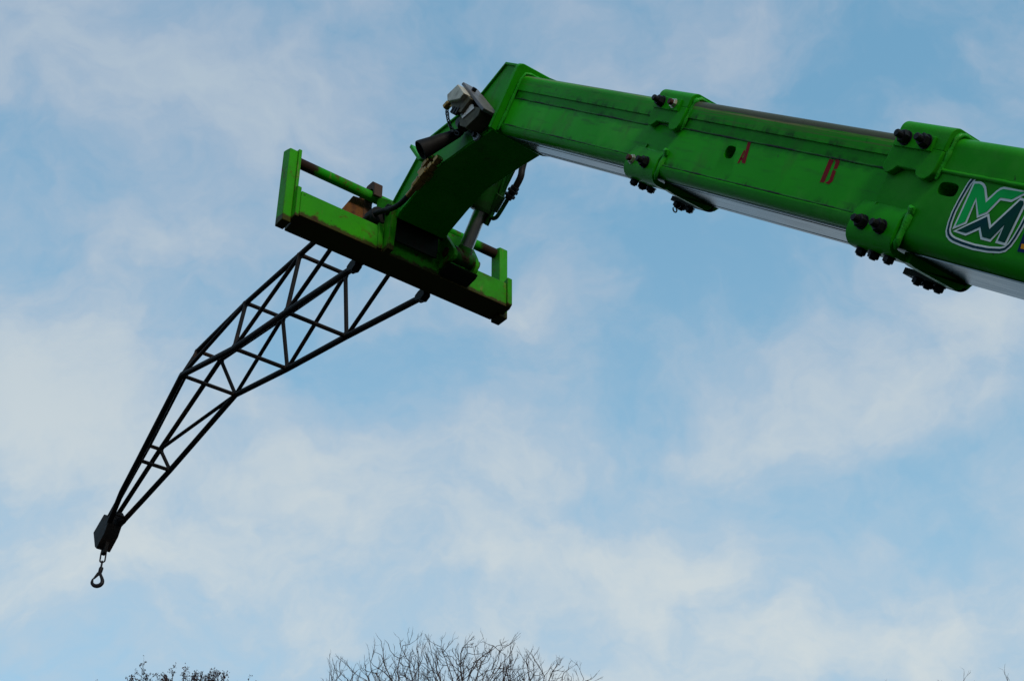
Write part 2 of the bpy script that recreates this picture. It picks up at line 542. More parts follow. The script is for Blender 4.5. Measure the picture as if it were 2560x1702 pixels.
def section_profile(w, nt, nb, w0=None, w1=None, w2=None, rt=0.05, rb=0.075):
    """right half (L>0) of the box from top centre to bottom centre; mirrored below."""
    half = [(0.0, nt)] + [(x, y) for x, y in arc(w - rt + (0.008 if w0 else 0), nt - rt, rt, 90, 0, 6)]
    if w0:
        half += [(w + 0.008, w0), (w - 0.004, w0 - 0.002), (w - 0.004, w1 + 0.004), (w - 0.004, w1 - 0.004), (w, w1 - 0.012)]
        half += [(w, w2 + 0.004), (w + 0.002, w2 - 0.002), (w + 0.012, w2 - 0.012), (w + 0.012, nb + 0.060)]
        half += arc(w + 0.012 - 0.062, nb + 0.060, 0.062, 0, -90, 7)[1:]
    else:
        half += arc(w - rb, nb + rb, rb, 0, -90, 8)
    half += [(0.0, nb)]
    left = [(-x, y) for x, y in reversed(half[1:-1])]
    return half + left


def section(name, b0, b1, prof, m, wall=0.03):
    mb = MB()
    nb_ = 24
    rings = [[PB(b0 + (b1 - b0) * i / nb_, x, y) for x, y in prof] for i in range(nb_ + 1)]
    mb.loft(rings, cap=True)
    return mb.build(name, m, boom, smooth=30)


outer = section('outer_section', 0.0, 6.02, section_profile(0.28, 1.578, 0.962, rt=0.06, rb=0.085), M_OUT)
outer['label'] = 'widest boom stage with white and green emblem'
middle = section('middle_section', 5.70, 8.49, section_profile(0.262, 1.546, 0.997, 1.414, 1.343, 1.075), M_MID)
middle['label'] = 'middle boom stage stencilled with red letters'
inner = section('inner_section', 8.0, 10.62, section_profile(0.240, 1.530, 1.030, 1.391, 1.326, 1.100), M_INN)
inner['label'] = 'thinnest boom stage with greasy seams'

rng = random.Random(4)


def bead(name, pts, r, parent, m, jitter=0.25, step=0.035, seg=7):
    """a rippled weld bead along a polyline of world points."""
    P = [Vector(p) for p in pts]
    out, rr = [], []
    for i in range(len(P) - 1):
        L_ = (P[i + 1] - P[i]).length
        k = max(1, int(L_ / (step * S)))
        for j in range(k):
            out.append(P[i].lerp(P[i + 1], j / k))
    out.append(P[-1])
    rr = [r * S * (1 + jitter * (rng.random() - 0.5) * 2) for _ in out]
    rr[0] *= 0.6
    rr[-1] *= 0.6
    mb = MB()
    mb.tube(out, rr, seg)
    return mb.build(name, m, parent, smooth=60)


for sgn in (-1, 1):
    bead('seam_weld', [PB(8.05, sgn * 0.238, 1.326), PB(10.6, sgn * 0.238, 1.326)], 0.0060, inner, M_SEAM)
    bead('seam_weld', [PB(8.05, sgn * 0.243, 1.099), PB(10.6, sgn * 0.243, 1.099)], 0.0065, inner, M_SEAM)
    bead('seam_weld', [PB(5.72, sgn * 0.260, 1.343), PB(8.4, sgn * 0.260, 1.343)], 0.0060, middle, M_SEAM)
    bead('seam_weld', [PB(5.72, sgn * 0.265, 1.074), PB(8.4, sgn * 0.265, 1.074)], 0.0065, middle, M_SEAM)
    bead('ridge_weld', [PB(0.1, sgn * 0.280, 1.381), PB(5.68, sgn * 0.280, 1.381)], 0.013, outer, M_OUT, 0.12)


def underside(parent, b0, b1, w, nb, strips):
    for a, c in strips:
        mb = MB()
        mb.box(ln, a * w, c * w, nb - 0.010, nb - 0.001, b0, b1)
        mb.build('wear_strip', M_STEEL, parent, bevel=0.002)


underside(inner, 8.6, 10.58, 0.195, 1.030, ((-0.92, -0.72), (-0.60, 0.50), (0.60, 0.70), (0.80, 1.0)))
underside(middle, 6.1, 8.12, 0.215, 0.997, ((-0.92, -0.80), (-0.68, 0.66), (0.76, 1.0)))
underside(outer, 0.2, 5.70, 0.205, 0.962, ((-1.0, 1.0),))

# oval openings in the flanks: a rim ring with a dark recess pocket
def oval(parent, bc, nc, hb, hn, L, depth=0.05):
    k = 20
    ring = [(math.copysign(abs(math.cos(2 * math.pi * i / k)) ** 0.6, math.cos(2 * math.pi * i / k)), math.copysign(abs(math.sin(2 * math.pi * i / k)) ** 0.6, math.sin(2 * math.pi * i / k))) for i in range(k)]
    mb = MB()
    o1 = [PB(bc + x * (hb + 0.006), L - 0.0015, nc + y * (hn + 0.006)) for x, y in ring]
    o2 = [PB(bc + x * hb, L - 0.0025, nc + y * hn) for x, y in ring]
    mb.loft([o1, o2], cap=False)
    mb.build('opening_rim', M_STRAP, parent)
    return ring


def cut_oval(obj, bc, nc, hb, hn, L0, L1):
    k = 20
    ring = [(math.copysign(abs(math.cos(2 * math.pi * i / k)) ** 0.6, math.cos(2 * math.pi * i / k)) * hb + bc, math.copysign(abs(math.sin(2 * math.pi * i / k)) ** 0.6, math.sin(2 * math.pi * i / k)) * hn + nc) for i in range(k)]
    mb = MB()
    mb.prism(ring, lambda x, y, d: PB(x, d, y), L0, L1)
    c = mb.build('cutter', M_SEAM)
    md = obj.modifiers.new('hole', 'BOOLEAN')
    md.object = c
    md.operation = 'DIFFERENCE'
    md.solver = 'EXACT'
    dg = bpy.context.evaluated_depsgraph_get()
    me = bpy.data.meshes.new_from_object(obj.evaluated_get(dg))
    obj.modifiers.clear()
    old = obj.data
    obj.data = me
    me.name = old.name
    bpy.data.objects.remove(c, do_unlink=True)
    me.polygons.foreach_set('use_smooth', [True] * len(me.polygons))
    me.set_sharp_from_angle(angle=R(30))


cut_oval(outer, 5.556, 1.295, 0.068, 0.036, -0.40, -0.02)
cut_oval(middle, 7.470, 1.253, 0.050, 0.041, -0.40, -0.02)


# --- bolts -----------------------------------------------------------
def bolt_mesh(name, nut_r, nut_h, stud_r, stud_h, mats):
    mb = MB()
    ring = lambda r, z, k=6, ph=0: [(r * math.cos(2 * math.pi * i / k + ph), r * math.sin(2 * math.pi * i / k + ph), z) for i in range(k)]
    wr = 18
    mb.loft([ring(nut_r * 1.12, 0, wr), ring(nut_r * 1.12, nut_h * 0.16, wr)], mi=0)
    mb.loft([ring(nut_r * 0.95, nut_h * 0.16), ring(nut_r, nut_h * 0.24), ring(nut_r, nut_h * 0.88), ring(nut_r * 0.86, nut_h)], mi=0)
    mb.loft([ring(stud_r, nut_h, 12), ring(stud_r, nut_h + stud_h * 0.86, 12), ring(stud_r * 0.8, nut_h + stud_h, 12)], mi=1 if len(mats) > 1 else 0)
    o = mb.build(name, list(mats), None, smooth=25)
    me = o.data
    bpy.data.objects.remove(o, do_unlink=True)
    return me


U = S
BOLT_BIG = bolt_mesh('adjuster_bolt', 0.037 * U, 0.040 * U, 0.021 * U, 0.036 * U, (M_BLACK,))
BOLT_SMALL = bolt_mesh('short_bolt', 0.030 * U, 0.020 * U, 0.021 * U, 0.024 * U, (M_NUTBRIGHT, M_REDBOLT))
BOLT_BOTTOM = bolt_mesh('pad_bolt', 0.031 * U, 0.034 * U, 0.018 * U, 0.008 * U, (M_BLACK,))


def bolt(me, pos, axis, parent, spin=None):
    return place(me, 'bolt', frame_mtx(pos, axis, bv) @ Matrix.Rotation(spin if spin is not None else rng.random() * 1.0, 4, 'Z'), parent)


# --- straps (wear pad housings) at the stage mouths -------------------
def upper_strap(parent, b0, b1, w, nt, nlow, th, notch):
    """thick inverted U round the top of a stage; b0 < b1; notch: (b,n) lower outline of the side plate."""
    r = 0.055
    outer_p = [(-(w + th), 1.47)] + [(x, y) for x, y in arc(-(w + th - r), nt - r, r, 180, 90, 8)] + [(-x, y) for x, y in reversed(arc(-(w + th - r), nt - r, r, 180, 90, 8))] + [(w + th, 1.47)]
    r2 = r - th * 0.6
    inn = [(-w + 0.004, 1.47)] + [(x, y) for x, y in arc(-(w - r2), nt - th - r2, r2, 180, 90, 8)] + [(-x, y) for x, y in reversed(arc(-(w - r2), nt - th - r2, r2, 180, 90, 8))] + [(w - 0.004, 1.47)]
    mb = MB()
    prof = outer_p + list(reversed(inn))
    mb.prism(prof, ln, b0, b1)
    top = mb.build('top_strap', M_STRAP, parent, bevel=0.004 * S, smooth=30)
    for sg in (-1, 1):
        mb = MB()
        poly = [(b0, 1.472), (b1, 1.472)] + notch
        mb.prism(poly, bn, sg * (w - 0.002), sg * (w + th))
        mb.build('side_strap', M_STRAP, parent, bevel=0.006 * S, smooth=30)


def lower_strap(parent, b0, b1, w, nb, ntop, th, foot, cross):
    """L-shaped corner housings low on both flanks plus the cross flange between them."""
    r = 0.085
    for sg in (-1, 1):
        foot = foot if sg < 0 else foot - 0.025
        o_ = [(w + 0.003, ntop), (w + th, ntop - 0.07)] + arc(w + th - r, nb + r, r, 0, -90, 8) + [(w - foot, nb)]
        i_ = [(w - foot, nb + th)] + list(reversed(arc(w + th - r, nb + r, r - th, 0, -90, 8))) + [(w - 0.004, ntop)]
        mb = MB()
        mb.prism([(sg * x, y) for x, y in o_ + i_], ln, b0, b1)
        mb.build('corner_strap', M_STRAP if sg < 0 else M_GREASE_SHADE, parent, bevel=0.005 * S, smooth=30)
    mb = MB()
    c0, c1, nlow = cross
    # cross flange hangs under the stage, its ends swept up into the corners
    poly = [(-(w - 0.10), nb + 0.002), (-(w - 0.16), nlow), (w - 0.16, nlow)] + arc(w - 0.10, nlow + 0.055, 0.055, -90, 0, 5) + [(w - 0.045, nb + 0.04), (w - 0.10, nb + 0.055), (-(w - 0.10), nb + 0.055)]
    mb.prism(poly, ln, c0, c1)
    mb.build('cross_flange', M_STRAP, parent, bevel=0.005 * S)


upper_strap(middle, 8.075, 8.465, 0.262, 1.585, 1.31, 0.036,
            [(8.465, 1.33), (8.440, 1.311), (8.405, 1.310), (8.375, 1.328), (8.355, 1.346), (8.206, 1.350), (8.196, 1.325), (8.165, 1.309), (8.120, 1.308), (8.092, 1.325), (8.075, 1.36)])
lower_strap(middle, 8.140, 8.515, 0.262, 0.945, 1.165, 0.034, 0.13, (8.10, 8.16, 0.942))
upper_strap(outer, 5.660, 6.035, 0.280, 1.612, 1.31, 0.040,
            [(6.040, 1.335), (6.015, 1.312), (5.985, 1.308), (5.955, 1.325), (5.930, 1.349), (5.792, 1.350), (5.780, 1.325), (5.752, 1.311), (5.705, 1.310), (5.676, 1.330), (5.660, 1.36)])
lower_strap(outer, 5.740, 6.100, 0.280, 0.905, 1.150, 0.038, 0.14, (5.70, 5.76, 0.900))
for par, b0, b1, n0, n1, L in ((middle, 8.155, 8.455, 1.432, 1.515, 0.298), (outer, 5.738, 6.020, 1.453, 1.533, 0.320)):
    for sg in (-1, 1):
        mb = MB()
        mb.prism([(b0, n0), (b1, n0), (b1, n1), (b0, n1)], bn, sg * (L - 0.004), sg * (L + 0.014))
        mb.build('bolt_pad', M_STRAP, par, bevel=0.003 * S)
for bb, nn, me in ((8.372, 1.476, BOLT_BIG), (8.222, 1.478, BOLT_SMALL)):
    bolt(me, PB(bb, -0.312, nn), -lv, middle)
    bolt(me, PB(bb, 0.312, nn), lv, middle)
for bb, nn, me in ((8.438, 1.059, BOLT_SMALL), (8.264, 1.060, BOLT_BIG)):
    bolt(me, PB(bb, -0.297, nn), -lv, middle)
    bolt(me, PB(bb, 0.297, nn), lv, middle)
for bb, nn in ((5.942, 1.500), (5.790, 1.498)):
    bolt(BOLT_BIG, PB(bb, -0.334, nn), -lv, outer)
    bolt(BOLT_BIG, PB(bb, 0.334, nn), lv, outer)
for bb, nn in ((5.994, 1.024), (5.847, 1.024)):
    bolt(BOLT_BIG, PB(bb, -0.318, nn), -lv, outer)
    bolt(BOLT_BIG, PB(bb, 0.318, nn), lv, outer)
for bb, LL in ((8.43, -0.215), (8.41, -0.155), (8.36, -0.115), (8.42, 0.165), (8.44, 0.215), (8.35, 0.225)):
    bolt(BOLT_BOTTOM, PB(bb, LL, 0.946), -nv, middle)
for bb, LL in ((6.02, -0.225), (5.92, -0.222), (5.81, -0.215), (5.97, 0.17), (5.92, 0.20), (5.86, 0.225)):
    bolt(BOLT_BOTTOM, PB(bb, LL, 0.906), -nv, outer)

# heavy weld beads behind the straps
for par, bw, w_, nt_, nlo in ((middle, 8.066, 0.266, 1.562, 1.325), (outer, 5.650, 0.284, 1.590, 1.330)):
    for sg in (-1, 1):
        r = 0.05
        pts = [PB(bw + 0.012, sg * w_, nlo), PB(bw, sg * w_, nt_ - r)] + [PB(bw, sg * x, y) for x, y in arc(w_ - r, nt_ - r, r, 0, 90, 5)[1:]] + [PB(bw, sg * 0.02, nt_)]
        bead('weld_bead', pts, 0.014, par, M_WELD, 0.35)
for par, bw, w_, n0, n1 in ((middle, 8.122, 0.268, 1.172, 0.985), (outer, 5.722, 0.286, 1.158, 0.95)):
    for sg in (-1, 1):
        bead('weld_bead', [PB(bw, sg * w_, n0), PB(bw + 0.004, sg * w_, n1 + 0.02), PB(bw + 0.01, sg * (w_ - 0.015), n1 - 0.01)], 0.019, par, M_WELD)
        mb = MB()
        mb.tube([PB(bw - 0.012, sg * w_, n0 - 0.03), PB(bw - 0.005, sg * (w_ + 0.012), n0 - 0.005), PB(bw + 0.012, sg * (w_ + 0.014), n0 + 0.008)], [0.010 * S, 0.022 * S, 0.010 * S], 8)
        mb.build('weld_end', M_WELD, par, smooth=60)
# small tack-weld ticks on the mouths
for par, q, L in ((middle, [(8.40, 1.178), (8.392, 1.158), (8.245, 1.152)], -0.266), (outer, [(6.010, 1.140), (5.995, 1.124), (5.840, 1.128)], -0.283)):
    bead('tack_weld', [PB(a, L, c) for a, c in q], 0.006, par, M_WELD)
    bead('tack_weld', [PB(q[0][0] - 0.005, L, q[0][1] - 0.02), PB(q[0][0] - 0.012, L, q[0][1] + 0.012)], 0.013, par, M_WELD)
# split pin dangling from the middle stage's pad bolts
pin_c = PB(8.43, 0.16, 0.905)
pts = [pin_c + S * 0.028 * (math.cos(a) * bv + math.sin(a) * zv) * (1 - 0.25 * i / 14) + Vector((0, 0, -0.012)) for i, a in ((k, 1.8 + 5.2 * k / 14) for k in range(15))]
mb = MB()
mb.tube([PB(8.43, 0.165, 0.93)] + pts, 0.0055 * S, 6)
mb.build('split_pin', M_GALV, middle, smooth=60)

# --- decals -----------------------------------------------------------
DEC = {
    'shield': [(5.418, 1.376), (5.431, 1.344), (5.438, 1.297), (5.444, 1.244), (5.447, 1.191), (5.441, 1.136), (5.43, 1.096), (5.414, 1.076), (5.392, 1.064), (5.365, 1.057), (5.306, 1.051), (5.225, 1.047), (5.133, 1.051), (5.06, 1.062), (5.035, 1.073), (5.018, 1.097), (5.008, 1.133), (5.0, 1.193), (4.998, 1.255), (5.003, 1.316), (5.008, 1.352)],
    'mlight': [(5.397, 1.348), (5.395, 1.125), (5.346, 1.155), (5.349, 1.285), (5.283, 1.202), (5.243, 1.225), (5.2, 1.306), (5.128, 1.308), (5.076, 1.348), (5.063, 1.354), (5.206, 1.349), (5.221, 1.342), (5.235, 1.327), (5.274, 1.267), (5.326, 1.334), (5.345, 1.347), (5.366, 1.352)],
    'mdark': [(5.373, 1.103), (5.308, 1.102), (5.238, 1.148), (5.198, 1.102), (5.145, 1.101), (5.1, 1.184), (5.096, 1.102), (5.05, 1.101), (5.045, 1.297), (5.054, 1.311), (5.075, 1.312), (5.178, 1.146), (5.226, 1.203)],
    'strip': [(4.959, 1.075), (4.925, 1.076), (4.75, 1.082), (4.76, 1.17), (4.97, 1.164)],
    'orange': [(4.947, 1.092), (4.953, 1.115), (4.775, 1.119), (4.77, 1.095)],
    'A1': [(7.347, 1.196), (7.325, 1.198), (7.322, 1.277), (7.339, 1.289)],
    'A2': [(7.308, 1.205), (7.268, 1.203), (7.305, 1.337), (7.338, 1.337), (7.324, 1.291)],
    'A3': [(7.336, 1.219), (7.305, 1.219), (7.309, 1.236), (7.336, 1.236)],
    'B1': [(6.537, 1.193), (6.499, 1.196), (6.504, 1.332), (6.545, 1.332)],
    'B2': [(6.498, 1.333), (6.472, 1.339), (6.450, 1.330), (6.445, 1.287), (6.475, 1.281), (6.482, 1.319)],
    'B3': [(6.477, 1.277), (6.446, 1.274), (6.436, 1.213), (6.456, 1.192), (6.492, 1.197), (6.476, 1.207), (6.468, 1.218)],
}
mb = MB()
Ld = -0.2808
LAY = 0.0016
mb.ribbon(DEC['shield'], 0.0320, bn, Ld - LAY, mi=0)
mb.ribbon(DEC['mlight'], 0.025, bn, Ld - LAY * 1.25, closed=True, mi=0)
mb.ribbon(DEC['mdark'], 0.025, bn, Ld - LAY * 1.5, closed=True, mi=0)
mb.ribbon(DEC['shield'], 0.0125, bn, Ld - LAY * 2, mi=1)
mb.sheet(DEC['mlight'], bn, Ld - LAY * 2.2, mi=2)
mb.sheet(DEC['mdark'], bn, Ld - LAY * 2.4, mi=3)
e1 = mb.build('emblem', [M_WHITE, M_TEAL, M_LTGRN, M_DKGRN], outer, smooth=0)
e1['label'] = 'white outlined double M emblem in a shield'
mb = MB()
mb.sheet(DEC['strip'], bn, Ld - LAY, mi=0)
mb.sheet(DEC['orange'], bn, Ld - LAY * 1.5, mi=1)
mb.build('name_strip', [M_NAVY, M_ORANGE], outer, smooth=0)['label'] = 'navy and orange strip beside the emblem'
for nm, keys in (('letter_a', ('A1', 'A2', 'A3')), ('letter_b', ('B1', 'B2', 'B3'))):
    mb = MB()
    for k in keys:
        mb.sheet(DEC[k], bn, -0.2632)
    mb.build(nm, M_RED, middle, smooth=0)['label'] = 'red stencilled letter ' + nm[-1].upper()

# --- boom head --------------------------------------------------------
head = MB()
upper = [(6.66, 8.60), (6.83, 8.765), (7.17, 8.692), (7.54, 8.713), (7.96, 8.775), (8.14, 8.680), (8.515, 8.418)]
lower = [(8.56, 8.29), (8.43, 8.206), (8.07, 8.286), (7.79, 8.326), (7.07, 8.195), (6.95, 8.13)]
# two side plates with a rolled rim, a top plate and a belly plate
for sg in (-1, 1):
    side = MB()
    side.prism(upper + lower, hz, sg * 0.222, sg * 0.244)
    side.build('head_side_plate', M_HEAD, boom, bevel=0.004 * S)
top = MB()
def shell(poly, th):
    P = [Vector(p) for p in poly]
    out = []
    for i in range(len(P)):
        a = P[i] - P[i - 1] if i else P[1] - P[0]
        b = P[i + 1] - P[i] if i < len(P) - 1 else a
        t = (a.normalized() + b.normalized()).normalized()
        out.append(P[i] + th * Vector((-t.y, t.x)))
    return [tuple(p) for p in out]
up2 = shell(upper, -0.022)
top.prism(upper + list(reversed(up2)), hz, -0.262, 0.262)
top.build('head_top_plate', M_HEAD, boom, bevel=0.004 * S)
lo = [(8.44, 8.20), (8.07, 8.282), (7.79, 8.322), (7.30, 8.228), (7.02, 8.163), (6.97, 8.10)]
belly = MB()
belly.prism(lo + list(reversed(shell(lo, -0.02))), hz, -0.246, 0.246)
belly.build('head_belly_plate', M_HEAD, boom, bevel=0.003 * S)
nose = MB()
nose.prism([(8.57, 8.30), (8.505, 8.24), (8.515, 8.10), (8.53, 8.03), (8.57, 8.06)], hz, -0.218, 0.238)
nose.build('head_nose', M_GREASE_SHADE, boom, bevel=0.006 * S)  # near-black colour stands for the shade below the belly
# weld rim along the lower edge of the near side plate
bead('head_weld', [PH(a, -0.246, c + 0.006) for a, c in [(8.43, 8.21), (8.07, 8.290), (7.79, 8.330), (7.10, 8.206)]], 0.010, boom, M_HEAD, 0.1)

# end flange between inner stage and head
fl = MB()
r = 0.05
prof = [(-0.215, 1.015), (0.215, 1.015)] + [(0.318, 1.05)] + arc(0.318 - r, 1.60 - r, r, 0, 90, 6) + [(-x, y) for x, y in reversed(arc(0.318 - r, 1.60 - r, r, 0, 90, 6))] + [(-0.318, 1.03)]
fl.prism(prof, ln, 10.625, 10.675)
flange = fl.build('end_flange', M_HEAD, boom, bevel=0.006 * S)
bead('flange_weld', [PB(10.612, -0.252, 1.10), PB(10.612, -0.252, 1.48), PB(10.612, -0.235, 1.535), PB(10.612, -0.19, 1.548), PB(10.612, 0.2, 1.548)], 0.013, flange, M_WELD)
bead('flange_weld', [PB(10.612, -0.258, 1.04), PB(10.612, -0.252, 1.20)], 0.012, flange, M_WELD)
# sloping stiffener from flange top down to the inner stage
st = MB()
st.prism([(10.62, 1.598), (10.62, 1.53), (10.0, 1.53), (10.05, 1.545)], bn, -0.02, 0.02)
st.build('stiffener', M_HEAD, flange)

# --- tilt cylinder on the far side -----------------------------------
LCY = 0.45
a0 = PH(8.445, LCY, 8.09)
a1 = PH(7.90, LCY, 8.775)
ax = (a1 - a0).normalized()
perp = ax.cross(lv).normalized()
ctop = a0 + ax * (0.47 * S)
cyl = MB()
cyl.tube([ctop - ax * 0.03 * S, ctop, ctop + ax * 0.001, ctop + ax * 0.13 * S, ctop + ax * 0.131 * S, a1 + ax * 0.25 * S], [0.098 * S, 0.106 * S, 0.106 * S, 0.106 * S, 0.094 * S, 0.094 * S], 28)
tilt = cyl.build('tilt_cylinder', M_CYL_SHADED, boom, smooth=30)
mb = MB()
mb.tube([a0 + ax * 0.04 * S, ctop + ax * 0.05 * S], 0.063 * S, 28)
mb.build('piston_rod', M_CHROME, tilt)
mb = MB()
mb.tube([a0 - lv * 0.105 * S, a0 + lv * 0.105 * S], 0.074 * S, 24)
mb.tube([a0, a0 + ax * 0.10 * S], [0.078 * S, 0.066 * S], 20)
mb.build('rod_eye', M_EYE, tilt, smooth=30)
# bracket strap, port pipe and hose beside the barrel
q = lambda h_, z_, L_=0.52: PH(h_, L_, z_)
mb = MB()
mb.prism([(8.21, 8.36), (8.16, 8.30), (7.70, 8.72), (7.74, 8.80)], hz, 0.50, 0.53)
mb.build('pipe_guard', M_CYL_SHADED, tilt)
f5 = (LC + 0.52) / (LC + 0.10)
def q5(h_, z_):
    return PH(h_ * f5, 0.52, z_ * f5)
def smooth_path(P, k=6):
    P = [Vector(p) for p in P]
    out = []
    for i in range(len(P) - 1):
        p0, p1, p2, p3 = P[max(i - 1, 0)], P[i], P[i + 1], P[min(i + 2, len(P) - 1)]
        for j in range(k):
            t = j / k
            out.append(0.5 * ((2 * p1) + (p2 - p0) * t + (2 * p0 - 5 * p1 + 4 * p2 - p3) * t * t + (3 * p1 - p0 - 3 * p2 + p3) * t ** 3))
    out.append(P[-1])
    return out
mb = MB()
mb.tube(smooth_path([q5(7.04, 8.10), q5(7.092, 7.983), q5(7.115, 7.907), q5(7.186, 7.845)]), 0.030 * S, 12)
mb.build('hose', M_RUBBER, tilt)
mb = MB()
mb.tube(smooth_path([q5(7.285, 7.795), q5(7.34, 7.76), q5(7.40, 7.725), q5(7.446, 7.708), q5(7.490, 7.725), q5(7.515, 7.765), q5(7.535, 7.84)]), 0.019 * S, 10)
mb.build('steel_pipe', M_CYL_SHADED, tilt)
mb = MB()
d5 = (q5(7.29, 7.79) - q5(7.186, 7.845))
p5 = q5(7.18, 7.85)
for t0_, t1_, rr_ in ((0.0, 0.25, 0.040), (0.27, 0.48, 0.050), (0.50, 0.62, 0.036), (0.64, 0.86, 0.050), (0.86, 1.05, 0.032)):
    mb.tube([p5 + d5 * t0_, p5 + d5 * t1_], rr_ * S, 6)
mb.build('hose_union', M_BLACK, tilt, bevel=0.002, smooth=0)
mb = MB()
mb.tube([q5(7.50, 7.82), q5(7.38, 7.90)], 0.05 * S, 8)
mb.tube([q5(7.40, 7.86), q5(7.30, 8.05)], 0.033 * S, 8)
mb.build('port_block', M_CYL_SHADED, tilt, bevel=0.003)

# --- valve block on the near side of the head -------------------------
vb = MB()
# folded grey cover plate
Lc0, Lc1 = -0.26, -0.46
cover_poly = [(7.262, 8.770), (7.232, 8.774), (6.925, 8.236), (6.955, 8.226)]
vb.prism(cover_poly, hz, -0.25, -0.405)
cover_o = vb.build('valve_cover', M_GREYPL, boom, bevel=0.005 * S)
cover_o['label'] = 'grey folded guard over the coupling block'
mb = MB()
mb.prism([(7.215, 8.695), (7.372, 8.700), (7.365, 8.620), (7.18, 8.50), (7.12, 8.52)], hz, -0.34, -0.47)
blk = mb.build('coupling_block', M_ALU, boom, bevel=0.006 * S)
mb = MB()
mb.prism([(7.375, 8.64), (7.35, 8.52), (7.22, 8.40), (7.08, 8.45), (7.15, 8.56)], hz, -0.30, -0.43)
mb.build('block_body', M_BOXDARK, blk, bevel=0.006 * S)
for h_, z_, L_, r_ in ((7.335, 8.53, -0.42, 0.020), (7.30, 8.49, -0.42, 0.024), (7.26, 8.46, -0.42, 0.022), (7.14, 8.63, -0.36, 0.020), (7.16, 8.585, -0.36, 0.024)):
    mb = MB()
    mb.tube([PH(h_ + 0.03, L_, z_ - 0.02), PH(h_ - 0.02, L_, z_ + 0.01)], r_ * S, 6)
    mb.build('fitting', M_BLACK, blk, smooth=0)
mb = MB()
mb.prism([(7.30, 8.43), (7.10, 8.40), (6.99, 8.30), (7.03, 8.24), (7.20, 8.24), (7.29, 8.33)], hz, -0.26, -0.39)
mb.build('lower_block', M_BOXDARK, blk, bevel=0.006 * S)
mb = MB()
mb.prism([(7.270, 8.440), (7.240, 8.366), (7.075, 8.352), (7.105, 8.424)], hz, -0.385, -0.40)
mb.build('type_plate', M_PAPER, blk)
mb = MB()
mb.tube([PH(7.40, -0.30, 8.50), PH(7.30, -0.34, 8.36)], 0.052 * S, 12)
mb.build('port_cap', M_RUBBER, blk, bevel=0.003)
mb = MB()
mb.tube([PH(7.395, -0.41, 8.67), PH(7.425, -0.41, 8.672), PH(7.426, -0.41, 8.672), PH(7.475, -0.41, 8.668)], [0.018 * S, 0.018 * S, 0.034 * S, 0.034 * S], 8)
mb.build('brass_plug', M_BRASS, blk, bevel=0.002)
mb = MB()
mb.prism([(7.29, 8.34), (7.25, 8.36), (7.16, 8.19), (7.19, 8.165), (7.235, 8.18)], hz, -0.265, -0.285)
br = mb.build('zinc_bracket', M_GALV, boom, bevel=0.002)
for a, c in ((7.245, 8.29), (7.215, 8.225)):
    mb = MB()
    mb.tube([PH(a, -0.28, c), PH(a, -0.31, c)], 0.022 * S, 6)
    mb.build('bracket_screw', M_BLACK, br, smooth=0)
# chain of the dust cap
def link_mesh():
    mb = MB()
    k = 14
    P = []
    for i in range(k + 1):
        a = 2 * math.pi * i / k
        P.append(Vector((0.011 * math.cos(a), 0, 0.011 * math.sin(a) + (0.012 if math.sin(a) > 0 else -0.012))))
    mb.tube([p_ * 0.85 for p_ in P], 0.0032, 6, cap=False)
    o = mb.build('chain_link', M_BLACK)
    me = o.data
    bpy.data.objects.remove(o, do_unlink=True)
    return me
LINK = link_mesh()
ch_pts = smooth_path([PH(7.470, -0.40, 8.655), PH(7.458, -0.40, 8.56), PH(7.437, -0.39, 8.456), PH(7.405, -0.38, 8.372), PH(7.350, -0.36, 8.300)], 12)
chain = thing('x', (0, 0, 0), '', '')
bpy.data.objects.remove(chain, do_unlink=True)
acc_l, last, li = 0.0, ch_pts[0], 0
STEP = 0.036 * 0.74
pos_l = []
for p in ch_pts[1:]:
    seg_v = p - last
    L_ = seg_v.length
    while acc_l + L_ >= STEP * (len(pos_l) + 0.5):
        t = (STEP * (len(pos_l) + 0.5) - acc_l) / L_
        pos_l.append((last + seg_v * t, seg_v.normalized()))
    acc_l += L_
    last = p
first = None
chain_root = None
for i, (p, d) in enumerate(pos_l):
    o = place(LINK, 'chain_link', frame_mtx(p, d, lv if i % 2 else hv), blk)
# tapered rubber sleeve on the near side
f3 = 1.0
c_small = PH(7.42, -0.27, 8.435)
c_big = PH(7.62, -0.55, 8.215)
axs = (c_big - c_small).normalized()
slv = MB()
u_ = axs.orthogonal().normalized()
v_ = axs.cross(u_)
def sl_ring(c, r, k=24):
    return [c + r * S * (math.cos(2 * math.pi * i / k) * u_ + math.sin(2 * math.pi * i / k) * v_) for i in range(k)]
slv.loft([sl_ring(c_small, 0.024), sl_ring(c_small + axs * 0.04 * S, 0.038), sl_ring(c_big - axs * 0.02 * S, 0.084), sl_ring(c_big, 0.084), sl_ring(c_big + axs * 0.001, 0.075), sl_ring(c_big - axs * 0.20 * S, 0.05)], cap=True)
slo = slv.build('hose_sleeve', M_SLEEVE, boom, smooth=30)
slo['label'] = 'tapered black rubber sleeve open at its lower end'
mb = MB()
mb.prism([(8.11, 8.715), (8.085, 8.735), (7.95, 8.50), (7.80, 8.42), (7.80, 8.39), (7.96, 8.46)], hz, -0.27, -0.36)
mb.build('sleeve_bracket', M_HEAD, slo, bevel=0.004 * S)
mb = MB()
mb.tube([PH(8.58, -0.335, 8.285), PH(8.70, -0.335, 8.285)], [0.085 * S, 0.095 * S], 18)
mb.build('hose_grommet', M_RUBBER, boom, bevel=0.004)
